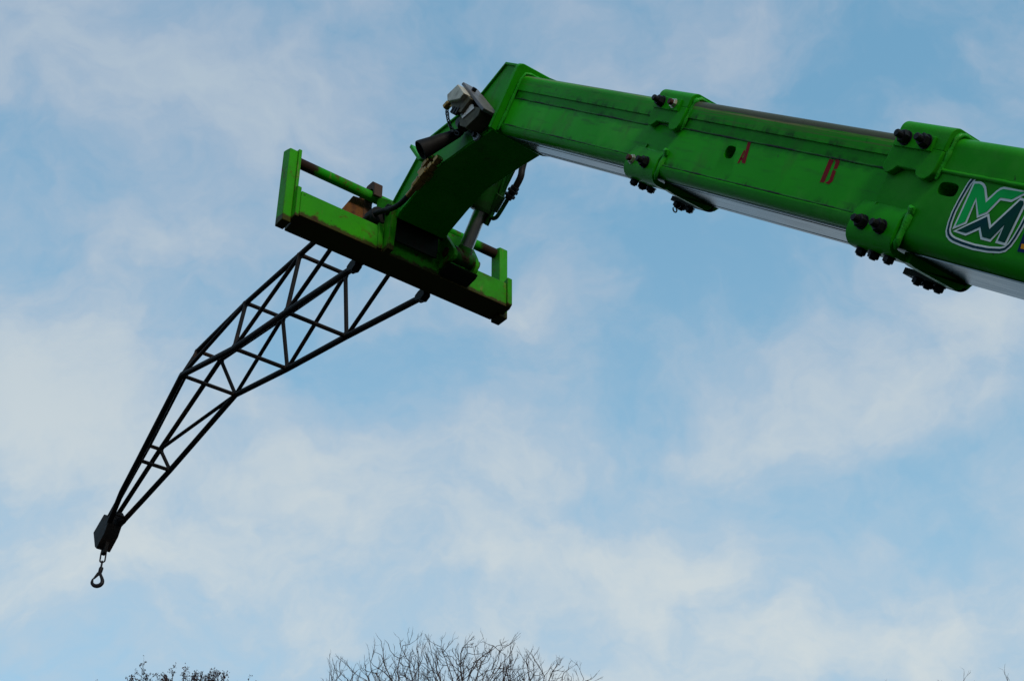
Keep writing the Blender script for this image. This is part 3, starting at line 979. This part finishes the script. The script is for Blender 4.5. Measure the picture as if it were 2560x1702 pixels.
# two hydraulic couplings and the hose to the carriage
def coupling(pa, pb, rr, nm, m):
    mb = MB()
    pa, pb = Vector(pa), Vector(pb)
    d = pb - pa
    for t0_, t1_, r_, k_ in rr:
        mb.tube([pa + d * t0_, pa + d * t1_], r_ * S, k_)
    return mb.build(nm, m, boom, bevel=0.0015, smooth=25)
coupling(PH(7.80, -0.30, 8.42), PH(7.995, -0.31, 8.352), ((0, .2, .026, 6), (.2, .3, .036, 12), (.3, .62, .042, 6), (.62, .7, .034, 12), (.7, 1, .028, 12)), 'short_coupling', M_BRASS)
coupling(PH(7.705, -0.30, 8.335), PH(8.14, -0.33, 8.192), ((0, .12, .036, 6), (.12, .18, .026, 12), (.18, .27, .040, 6), (.27, .31, .036, 14), (.31, .36, .050, 14), (.36, .52, .058, 6), (.52, .56, .044, 14), (.56, .60, .048, 14), (.6, .75, .044, 14), (.75, .80, .036, 6), (.80, 1.0, .026, 12)), 'long_coupling', M_BRASS)
mb = MB()
mb.tube(smooth_path([PH(8.12, -0.328, 8.198), PH(8.246, -0.335, 8.180), PH(8.36, -0.35, 8.195), PH(8.474, -0.36, 8.245), PH(8.62, -0.40, 8.27), PH(8.72, -0.44, 8.22), PH(8.76, -0.45, 8.10)]), 0.024 * S, 12)
mb.build('jumper_hose', M_RUBBER, boom)['label'] = 'black hose from the brass coupling down to the carriage'

# ================================================================== CARRIAGE
carr = thing('attachment_carriage', PH(8.70, 0, 7.90), 'worn green tool carriage with end posts, pinned to the boom head', 'carriage')
mb = MB()
beam_poly = [(8.585, 7.90), (8.845, 7.90), (8.845, 8.13), (8.82, 8.165), (8.585, 8.165)]
mb.prism(beam_poly, hz, -1.102, 1.050)
beam = mb.build('lower_beam', M_CARR, carr, bevel=0.006 * S)
mb = MB()
mb.tube([PH(8.775, -1.14, 8.632), PH(8.775, 1.06, 8.632)], 0.048 * S, 20)
mb.build('top_bar', M_BAR, carr, smooth=30)
# left post: folded channel standing at the outer end
for sg in (-1, 1):
    mb = MB()
    Lo, Li = (-1.215, -1.135) if sg < 0 else (1.045, 1.135)
    f_ = 8.80 if sg < 0 else 8.83
    r_ = 8.668 if sg < 0 else 8.69
    mb.prism([(r_, 7.858), (f_, 7.862), (f_, 8.705), (f_ - 0.05, 8.69), (r_, 8.655)], hz, Lo, Li)
    post = mb.build('end_post', M_CARR, carr, bevel=0.008 * S)
    mb = MB()
    if sg < 0:
        mb.prism([(8.600, 7.895), (8.72, 7.895), (8.72, 8.25), (8.66, 8.25), (8.600, 8.215)], hz, -1.135, -1.098)
    else:
        mb.prism([(8.560, 7.920), (8.60, 7.893), (8.70, 7.893), (8.70, 8.18), (8.560, 8.215)], hz, 1.040, 1.092)
    mb.build('end_gusset', M_CARR, carr, bevel=0.005 * S)
mb = MB()
mb.prism([(8.650, 8.668), (8.80, 8.70), (8.80, 8.20), (8.650, 8.20)], hz, -1.137, -1.108)
mb.build('post_lip', M_CARR, carr, bevel=0.003 * S)
# lugs carrying the boom head pin
for L0, L1 in ((-0.285, -0.225),):
    mb = MB()
    mb.prism([(8.60, 7.885), (8.50, 7.885), (8.46, 8.22), (8.44, 8.30), (8.50, 8.42), (8.66, 8.56), (8.74, 8.60), (8.74, 8.17), (8.60, 8.16)], hz, L0, L1)
    mb.build('head_lug', M_CARR, carr, bevel=0.005 * S)
mb = MB()
mb.box(lambda x, y, q_: PH(q_, x, y), -0.345, -0.30, 7.905, 8.18, 8.565, 8.590)
mb.build('face_rib', M_CARR, carr, bevel=0.003 * S)
mb = MB()
mb.tube([PH(8.52, -0.31, 8.32), PH(8.52, 0.31, 8.32)], 0.05 * S, 18)
mb.build('head_pin', M_BLACK, carr, smooth=30)
# clevis for the tilt cylinder
for L0, L1, poly in ((0.290, 0.330, [(8.62, 7.965), (8.43, 7.975), (8.365, 7.960), (8.335, 7.985), (8.333, 8.03), (8.36, 8.09), (8.52, 8.365), (8.62, 8.47)]),
                     (0.575, 0.615, [(8.62, 7.955), (8.515, 7.965), (8.44, 7.99), (8.41, 8.03), (8.402, 8.07), (8.425, 8.14), (8.485, 8.27), (8.61, 8.50)])):
    mb = MB()
    mb.prism(poly, hz, L0, L1)
    mb.build('clevis_plate', M_CARR, carr, bevel=0.006 * S)
mb = MB()
mb.tube([PH(8.46, 0.278, 8.085), PH(8.46, 0.63, 8.085)], 0.045 * S, 18)
mb.build('clevis_pin', M_BROWN, carr, smooth=30)
mb = MB()
mb.prism([(8.62, 7.915), (8.46, 7.93), (8.42, 7.955), (8.62, 7.955)], hz, 0.30, 0.612)
mb.build('clevis_bottom_plate', M_GREASE_SHADE, carr, bevel=0.003 * S)  # dirt and painted underside shade in one near-black colour
mb = MB()
mb.prism([(8.60, 8.165), (8.60, 8.46), (8.64, 8.46), (8.64, 8.165)], hz, 0.20, 0.66)
mb.build('clevis_back_plate', M_CARR, carr, bevel=0.004 * S)

# ================================================================== LATTICE JIB
jib = thing('lattice_jib', PH(8.95, 0, 7.9), 'dark steel lattice jib hooked onto the green carriage', 'jib')
TOPN = [(8.80, 0.309, 8.735), (10.21, 0.258, 8.915), (11.425, 0.216, 9.073), (12.71, 0.142, 9.215), (13.90, 0.070, 8.605), (14.92, 0.035, 8.10)]
BOTN = [(8.965, 0.358, 7.915), (10.22, 0.330, 8.195), (11.37, 0.306, 8.432), (12.60, 0.322, 8.762), (13.82, 0.192, 8.335), (14.33, 0.135, 8.175), (14.80, 0.055, 7.985)]
def TN(i, sg):
    a, ww, c = TOPN[i]
    return PH(a, sg * ww, c)
def BN(i, sg):
    a, ww, c = BOTN[i]
    return PH(a, sg * ww, c)
RC, RB = 0.0290 * S, 0.0215 * S
def member(nm, a, c, r, seg=12):
    mb = MB()
    if isinstance(a, list):
        mb.tube(a, r, seg)
    else:                                                  # brace with a weld fillet swelling at both ends
        d = (c - a).normalized()
        L_ = (c - a).length
        fr = RC * 0.9
        cuts = [0.0, fr, fr + 0.008, fr + 0.02]
        pts = [a + d * x for x in cuts] + [c - d * x for x in reversed(cuts)]
        k = [1.45, 1.40, 1.12, 1.0]
        mb.tube(pts, [r * x for x in k + k[::-1]], seg) if L_ > 0.12 else mb.tube([a, c], r, seg)
    return mb.build(nm, M_DARK, jib, smooth=40)
for sg in (-1, 1):
    member('top_chord', [TN(i, sg) for i in range(len(TOPN))], None, RC * 0.95)
    member('bottom_chord', [BN(i, sg) for i in range(len(BOTN))], None, RC * 1.08)
for i in (1, 2, 3, 4):
    member('top_crossbar', TN(i, -1), TN(i, 1), RB)
for i in (1, 2, 3, 4):
    member('bottom_crossbar', BN(i, -1), BN(i, 1), RB)
for sg in (-1, 1):
    for i in (1, 2, 3):
        member('diagonal_brace', TN(i - 1, sg), BN(i, sg), RB)
        member('upright_brace', TN(i, sg), BN(i, sg), RB)
    member('diagonal_brace', BN(3, sg), TN(4, sg), RB)
    member('upright_brace', TN(4, sg), BN(4, sg), RB)
member('tip_crossbar', PH(14.62, -0.06, 8.04), PH(14.62, 0.09, 8.04), RB * 0.6)
# pad blocks seating the bottom chords against the carriage
for sg in (-1, 1):
    mb = MB()
    c = sg * 0.358
    mb.prism([(8.848, 7.97), (8.848, 7.872), (8.91, 7.850), (8.95, 7.872), (9.00, 7.890), (9.005, 7.950), (8.95, 7.970)], hz, c - 0.036, c + 0.036)
    mb.build('seat_bracket', M_DARK, jib, bevel=0.006 * S)
    # top hooks over the carriage bar
    mb = MB()
    hook_poly = [(8.70, 8.60), (8.70, 8.73), (8.735, 8.775), (8.83, 8.785), (8.90, 8.74), (8.93, 8.60), (8.90, 8.40), (8.855, 8.40), (8.855, 8.60)] + arc(8.775, 8.634, 0.062, 0, 180, 8) + [(8.713, 8.58)]
    hook_poly = [(8.690, 8.59), (8.690, 8.73), (8.735, 8.775), (8.83, 8.785), (8.90, 8.74), (8.93, 8.60), (8.93, 8.30), (8.860, 8.30), (8.860, 8.63)] + arc(8.775, 8.634, 0.062, 0, 180, 8)[1:] + [(8.713, 8.59)]
    mb.prism(hook_poly, hz, sg * 0.310 - 0.035, sg * 0.310 + 0.05)
    mb.build('bar_hook', M_BROWN, jib, bevel=0.006 * S)
    mb = MB()
    lpl = sg * 0.43
    mb.prism([(sg * x, y) for x, y in ((0.315, 8.66), (0.455, 8.64), (0.55, 8.45), (0.54, 8.02), (0.315, 8.0))], lambda x, y, d: PH(d, x, y), 8.868, 8.895)
    mb.build('mounting_plate', M_RUST, jib, bevel=0.004 * S)
# tip head
mb = MB()
tip_poly = [(14.93, 8.170), (15.18, 8.035), (15.045, 7.795), (14.98, 7.745), (14.80, 7.865), (14.74, 7.98), (14.80, 8.10)]
mb.prism(tip_poly, hz, -0.085, 0.085)
mb.build('tip_head', M_DARK, jib, bevel=0.008 * S)
mb = MB()
mb.prism([(14.99, 7.79), (15.0, 7.70), (14.96, 7.675), (14.90, 7.69), (14.87, 7.83)], hz, -0.02, 0.02)
mb.build('tip_lug', M_DARK, jib, bevel=0.004 * S)
mb = MB()
mb.tube([PH(14.72, 0.02, 8.10), PH(14.68, 0.06, 8.0)], 0.05 * S, 14)
mb.build('tip_roller', M_DARK, jib, bevel=0.003)

# ================================================================== HOOK
hk = PH(14.945, 0.0, 7.715)
hook = thing('lifting_hook', hk + Vector((0, 0, -0.45 * S)), 'dark safety hook hanging by a link from the jib tip', 'hook')
XV = Vector((1, 0, 0))
YV = Vector((0, 1, 0))
def hp(x, z):                                              # in the plane of the hook, hanging plumb
    return hk + S * (x * 1.12 * XV + z * zv)
mb = MB()
k = 20
P = [hp(0.026 * math.cos(2 * math.pi * i / k), -0.060 + 0.026 * math.sin(2 * math.pi * i / k) + (0.045 if math.sin(2 * math.pi * i / k) > 0 else -0.045)) for i in range(k + 1)]
mb.tube(P, 0.0095 * S, 8, cap=False)
mb.build('chain_link', M_HOOK, hook)
mb = MB()
P = [hk + S * (0.014 * math.cos(2 * math.pi * i / k) * YV + (-0.165 + 0.014 * math.sin(2 * math.pi * i / k) + (0.035 if math.sin(2 * math.pi * i / k) > 0 else -0.035)) * zv) for i in range(k + 1)]
mb.tube(P, 0.0075 * S, 8, cap=False)
mb.build('connector_link', M_HOOK, hook)
mb = MB()
mb.tube([hp(0.006, -0.195), hp(0.002, -0.21), hp(-0.002, -0.255), hp(-0.004, -0.275)], [0.022 * S, 0.026 * S, 0.024 * S, 0.018 * S], 12)
mb.build('clevis_eye', M_HOOK, hook, smooth=40)
mb = MB()
P, rr_ = [], []
P = [(0.000, -0.262), (0.008, -0.290), (0.024, -0.325), (0.036, -0.360), (0.036, -0.392), (0.018, -0.418), (-0.012, -0.428), (-0.044, -0.418), (-0.064, -0.392), (-0.066, -0.362), (-0.062, -0.336)]
rr_ = [0.013, 0.014, 0.0155, 0.018, 0.020, 0.021, 0.020, 0.0175, 0.015, 0.012, 0.006]
sp = smooth_path([hp(*p) for p in P], 4)
rs = [1.2 * S * np.interp(i / 4, range(len(rr_)), rr_) for i in range(len(sp))]
mb.tube(sp, [float(x) for x in rs], 12)
mb.build('hook_body', M_HOOK, hook, smooth=60)
mb = MB()
mb.prism([(-0.010, -0.255), (-0.028, -0.262), (-0.062, -0.338), (-0.052, -0.342), (-0.008, -0.292)], lambda x, y, d: hp(x, y) + S * d * YV, -0.012, 0.012)
mb.build('safety_latch', M_HOOK, hook, bevel=0.0015)

# ================================================================== TREES
def px_dir(px, py):
    v = Vector(((px - 1280) / 3663.0, (py - 851) / 3663.0, 1.0))
    cp, sp_ = math.cos(R(35.2)), math.sin(R(35.2))
    return Vector((v.x, sp_ * v.y + cp * v.z, -cp * v.y + sp_ * v.z))


def bark(name, col, second):
    return plain(name, col, 0.85, second=second, scale=5, spec=0.2, bump=0.3)


M_BARK = bark('bare_bark', (0.060, 0.050, 0.042), (0.035, 0.030, 0.026))
M_TWIG = plain('twig_bark', (0.055, 0.036, 0.034), 0.8, second=(0.085, 0.055, 0.035), scale=2, spec=0.2, bump=0)
M_LEAF = plain('withered_leaf', (0.036, 0.019, 0.024), 0.7, second=(0.070, 0.032, 0.028), scale=3, spec=0.3, bump=0)


def colonize(seed, base, crown_c, crown_r, n_att, step, kill, infl, trunk_h, flat=1.0, deep=1.0, cap=0.0):
    rg = np.random.default_rng(seed)
    A = rg.normal(size=(n_att * 3, 3))
    A /= np.linalg.norm(A, axis=1)[:, None]
    rad = rg.random(n_att * 3) ** (1 / 3.6)
    A = A * rad[:, None]
    A = A[A[:, 2] > -0.55]
    lump = 1 + 0.10 * np.sin(A[:, 0] * 5 + seed) * np.cos(A[:, 1] * 4.3 + seed * 2)
    A = (A * lump[:, None])[:n_att]
    if cap:                                               # most buds sit in the outer top of the crown
        Bq = rg.uniform(-1, 1, size=(n_att * 40, 3))
        Bq[:, 2] = 1 - np.abs(Bq[:, 2]) * cap / (crown_r * flat)
        rb = np.linalg.norm(Bq * (1 + 0.13 * np.sin(Bq[:, :1] * 9 + seed) * np.cos(Bq[:, 1:2] * 5)), axis=1)
        Bq = Bq[rb < 1.0][:int(n_att * 0.85)]
        A = np.vstack([A[:n_att - len(Bq)], Bq])
    A = A * np.array([crown_r, crown_r * deep, crown_r * flat]) + np.array(crown_c)
    nodes = [np.array(base, float)]
    par = [-1]
    hgt = trunk_h
    k = max(2, int(hgt / step))
    for i in range(k):
        d = np.array([rg.normal() * 0.03, rg.normal() * 0.03, 1.0])
        nodes.append(nodes[-1] + d / np.linalg.norm(d) * step)
        par.append(len(nodes) - 2)
    N = np.array(nodes)
    near_d = np.full(len(A), 1e9)
    near_i = np.zeros(len(A), int)
    def upd(lo):
        nonlocal near_d, near_i
        for i in range(lo, len(N)):
            d = np.linalg.norm(A - N[i], axis=1)
            m = d < near_d
            near_d[m] = d[m]
            near_i[m] = i
    upd(0)
    for it in range(140):
        if len(A) == 0:
            break
        act = near_d < (infl if it > 25 else 99)
        if not act.any():
            break
        dirs = {}
        V_ = A[act] - N[near_i[act]]
        V_ /= np.linalg.norm(V_, axis=1)[:, None]
        acc_ = np.zeros((len(N), 3))
        np.add.at(acc_, near_i[act], V_)
        idx = np.unique(near_i[act])
        D = acc_[idx]
        D = D / (np.linalg.norm(D, axis=1)[:, None] + 1e-9)
        D = D + rg.normal(size=D.shape) * 0.07 + np.array([0, 0, 0.46])
        D /= np.linalg.norm(D, axis=1)[:, None]
        new = N[idx] + D * step
        lo_ = len(N)
        N = np.vstack([N, new])
        par += list(idx)
        upd(lo_)
        keep = near_d > kill
        A, near_d, near_i = A[keep], near_d[keep], near_i[keep]
        if len(N) > 16000:
            break
    return N, par, rg


def twig_mesh(edges, sides=4):
    """edges: list of (p0, p1, r0, r1)."""
    V_, F_ = [], []
    for p0, p1, r0, r1 in edges:
        d = p1 - p0
        L_ = np.linalg.norm(d)
        if L_ < 1e-6:
            continue
        d = d / L_
        a = np.array([1.0, 0, 0]) if abs(d[0]) < 0.8 else np.array([0, 1.0, 0])
        u = np.cross(d, a); u /= np.linalg.norm(u)
        v = np.cross(d, u)
        k = len(V_)
        for p, r in ((p0, r0), (p1 + d * r1 * 0.5, r1)):
            for i in range(sides):
                an = 2 * math.pi * i / sides
                V_.append(tuple(p + r * (math.cos(an) * u + math.sin(an) * v)))
        for i in range(sides):
            j = (i + 1) % sides
            F_.append((k + i, k + j, k + sides + j, k + sides + i))
    return V_, F_


def make_tree(name, label, seed, base, crown_c, crown_r, n_att, step, kill, infl, trunk_h, tip_r, twigs, twig_len, leaves=0, leaf_size=0.05, group=None, flat=1.0, m_twig=None, trunk_r=0.05, spikes=(), deep=1.0, cap=0.0):
    N, par, rg = colonize(seed, base, crown_c, crown_r, n_att, step, kill, infl, trunk_h, flat, deep, cap)
    n = len(N)
    kids = [0] * n
    acc_ = np.zeros(n)
    for i in range(n - 1, 0, -1):
        r = tip_r if kids[i] == 0 else acc_[i] ** (1 / 2.25)
        acc_[par[i]] += r ** 2.25
        kids[par[i]] += 1
    rad = np.array([tip_r if kids[i] == 0 else acc_[i] ** (1 / 2.25) for i in range(n)])
    thick, thin = [], []
    for i in range(1, n):
        e = (N[par[i]], N[i], min(rad[par[i]], rad[i] * 1.35), rad[i])
        (thick if rad[i] > trunk_r else thin).append(e)
    ends = []
    def sprout(p, d, L_, r, depth):
        a = p
        for s_ in range(3):
            d = d + rg.normal(size=3) * 0.10 + np.array([0, 0, 0.08])
            d = d / np.linalg.norm(d)
            c = a + d * L_ / 3
            thin.append((a, c, r * (1 - 0.2 * s_), r * (0.8 - 0.2 * s_)))
            if depth > 0 and rg.random() < 0.72:
                sd_ = d + rg.normal(size=3) * 0.48 + np.array([0, 0, 0.15])
                sd_ /= np.linalg.norm(sd_)
                sprout(c, sd_, L_ * (0.35 + 0.3 * rg.random()), r * 0.7, depth - 1)
            a = c
        ends.append(a)
    top = crown_c[2] + crown_r * flat * 0.15
    for i in range(1, n):
        if rad[i] < tip_r * 3.2 and N[i][2] > top:
            d0 = N[i] - N[par[i]]
            d0 = d0 / np.linalg.norm(d0)
            q_ = twigs if kids[i] == 0 else twigs * 0.28
            for _ in range(int(q_ + rg.random())):
                d = d0 + rg.normal(size=3) * 0.36 + np.array([0, 0, 0.30])
                d /= np.linalg.norm(d)
                sprout(N[i], d, twig_len * (0.5 + 0.9 * rg.random()), tip_r * 0.9, 2)
    for p, L_ in spikes:
        sprout(np.array(p), np.array([0.05, 0.0, 1.0]), L_, tip_r, 2)
    root = thing(name, base, label, 'tree', group)
    V_, F_ = twig_mesh(thick, 8)
    MB().add(V_, F_).build('trunk', M_BARK, root, smooth=60)
    V_, F_ = twig_mesh(thin, 4)
    me = bpy.data.meshes.new('crown')
    mats = [m_twig or M_TWIG]
    mi = [0] * len(F_)
    if leaves:
        mats.append(M_LEAF)
        E_ = np.array(ends)
        E_ = E_[E_[:, 2] > E_[:, 2].max() - 1.3]
        pick = rg.integers(0, len(E_), leaves)
        for p in E_[pick]:
            c = p + rg.normal(size=3) * 0.018
            a = rg.normal(size=3); a /= np.linalg.norm(a)
            b_ = np.cross(a, rg.normal(size=3)); b_ /= np.linalg.norm(b_)
            c_ = np.cross(a, b_)
            s_ = leaf_size * (0.6 + 0.8 * rg.random())
            k_ = len(V_)
            V_ += [tuple(c - a * s_), tuple(c + b_ * s_ * 0.55 + c_ * s_ * 0.25), tuple(c + a * s_), tuple(c - b_ * s_ * 0.55 + c_ * s_ * 0.25)]
            F_ += [(k_, k_ + 1, k_ + 2), (k_, k_ + 2, k_ + 3)]
            mi += [1, 1]
    me.from_pydata(V_, [], F_)
    for m in mats:
        me.materials.append(m)
    me.polygons.foreach_set('material_index', mi)
    me.update()
    o = bpy.data.objects.new('crown', me)
    COL.objects.link(o)
    attach(o, root)
    return root


def tree_at(px, py, dist):
    """a spot: where a crown's top stands, dist metres away over the ground."""
    d = px_dir(px, py)
    k = dist / math.hypot(d.x, d.y)
    return C0 + d * k


T1 = tree_at(1142, 1608, 34.0)
make_tree('bare_tree', 'wide bare tree crown with upright twigs below the lattice jib', 5, (T1.x, T1.y, 0), (T1.x, T1.y, T1.z - 3.5), 4.2, 4400, 0.16, 0.22, 2.2, T1.z - 8.8, 0.0066, 1.6, 0.24, flat=0.80, deep=0.5, cap=1.9)
T2 = tree_at(462, 1678, 30.0)
make_tree('withered_tree', 'dense dark tree top with withered reddish leaves at lower left', 11, (T2.x, T2.y, 0), (T2.x, T2.y, T2.z - 1.9), 2.15, 2400, 0.13, 0.16, 1.6, T2.z - 4.6, 0.0055, 2.2, 0.17, leaves=15000, flat=0.76, deep=0.6, cap=1.1, leaf_size=0.019, spikes=(((tree_at(352, 1700, 30.0)), 0.40),))
T3 = tree_at(2300, 1706, 46.0)
make_tree('bare_tree', 'thin bare twig tips at lower right edge of the picture', 21, (T3.x, T3.y, 0), (T3.x, T3.y, T3.z - 3.2), 3.2, 420, 0.3, 0.6, 2.4, T3.z - 7, 0.008, 1.4, 0.4)
T4 = tree_at(2540, 1690, 47.0)
make_tree('bare_tree', 'faint bare twigs in the bottom right corner', 27, (T4.x, T4.y, 0), (T4.x, T4.y, T4.z - 2.2), 2.2, 300, 0.3, 0.6, 2.4, T4.z - 5, 0.008, 1.4, 0.4)

# unseen wood ring added below the frame to block low sky and darken undersides
rw = random.Random(8)
mb = MB()
for i in range(150):
    a = 2 * math.pi * i / 150 + rw.random() * 0.03
    rr0 = 48 + 12 * rw.random()
    cx_, cy_, hh = rr0 * math.sin(a), rr0 * math.cos(a), 13.0 + 3.3 * rw.random()
    k = 9
    rings = []
    for zf, rf in ((0.0, 0.5), (0.18, 0.9), (0.45, 1.0), (0.72, 0.8), (0.9, 0.45), (1.0, 0.05)):
        rings.append([Vector((cx_ + 3.0 * rf * (0.8 + 0.4 * rw.random()) * math.cos(2 * math.pi * j / k), cy_ + 3.0 * rf * (0.8 + 0.4 * rw.random()) * math.sin(2 * math.pi * j / k), hh * zf + (0.4 * rw.random() if zf else 0))) for j in range(k)])
    mb.loft(rings)
M_WOOD = plain('added_wood_mass', (0.020, 0.017, 0.013), 0.95, second=(0.014, 0.015, 0.010), scale=1.5, spec=0.05, bump=0.3)
wd = mb.build('added_woodland', M_WOOD, None, smooth=60)
wd['kind'] = 'stuff'
wd['label'] = 'unseen dark wood ring added to block low skylight'
wd['category'] = 'added_woodland'
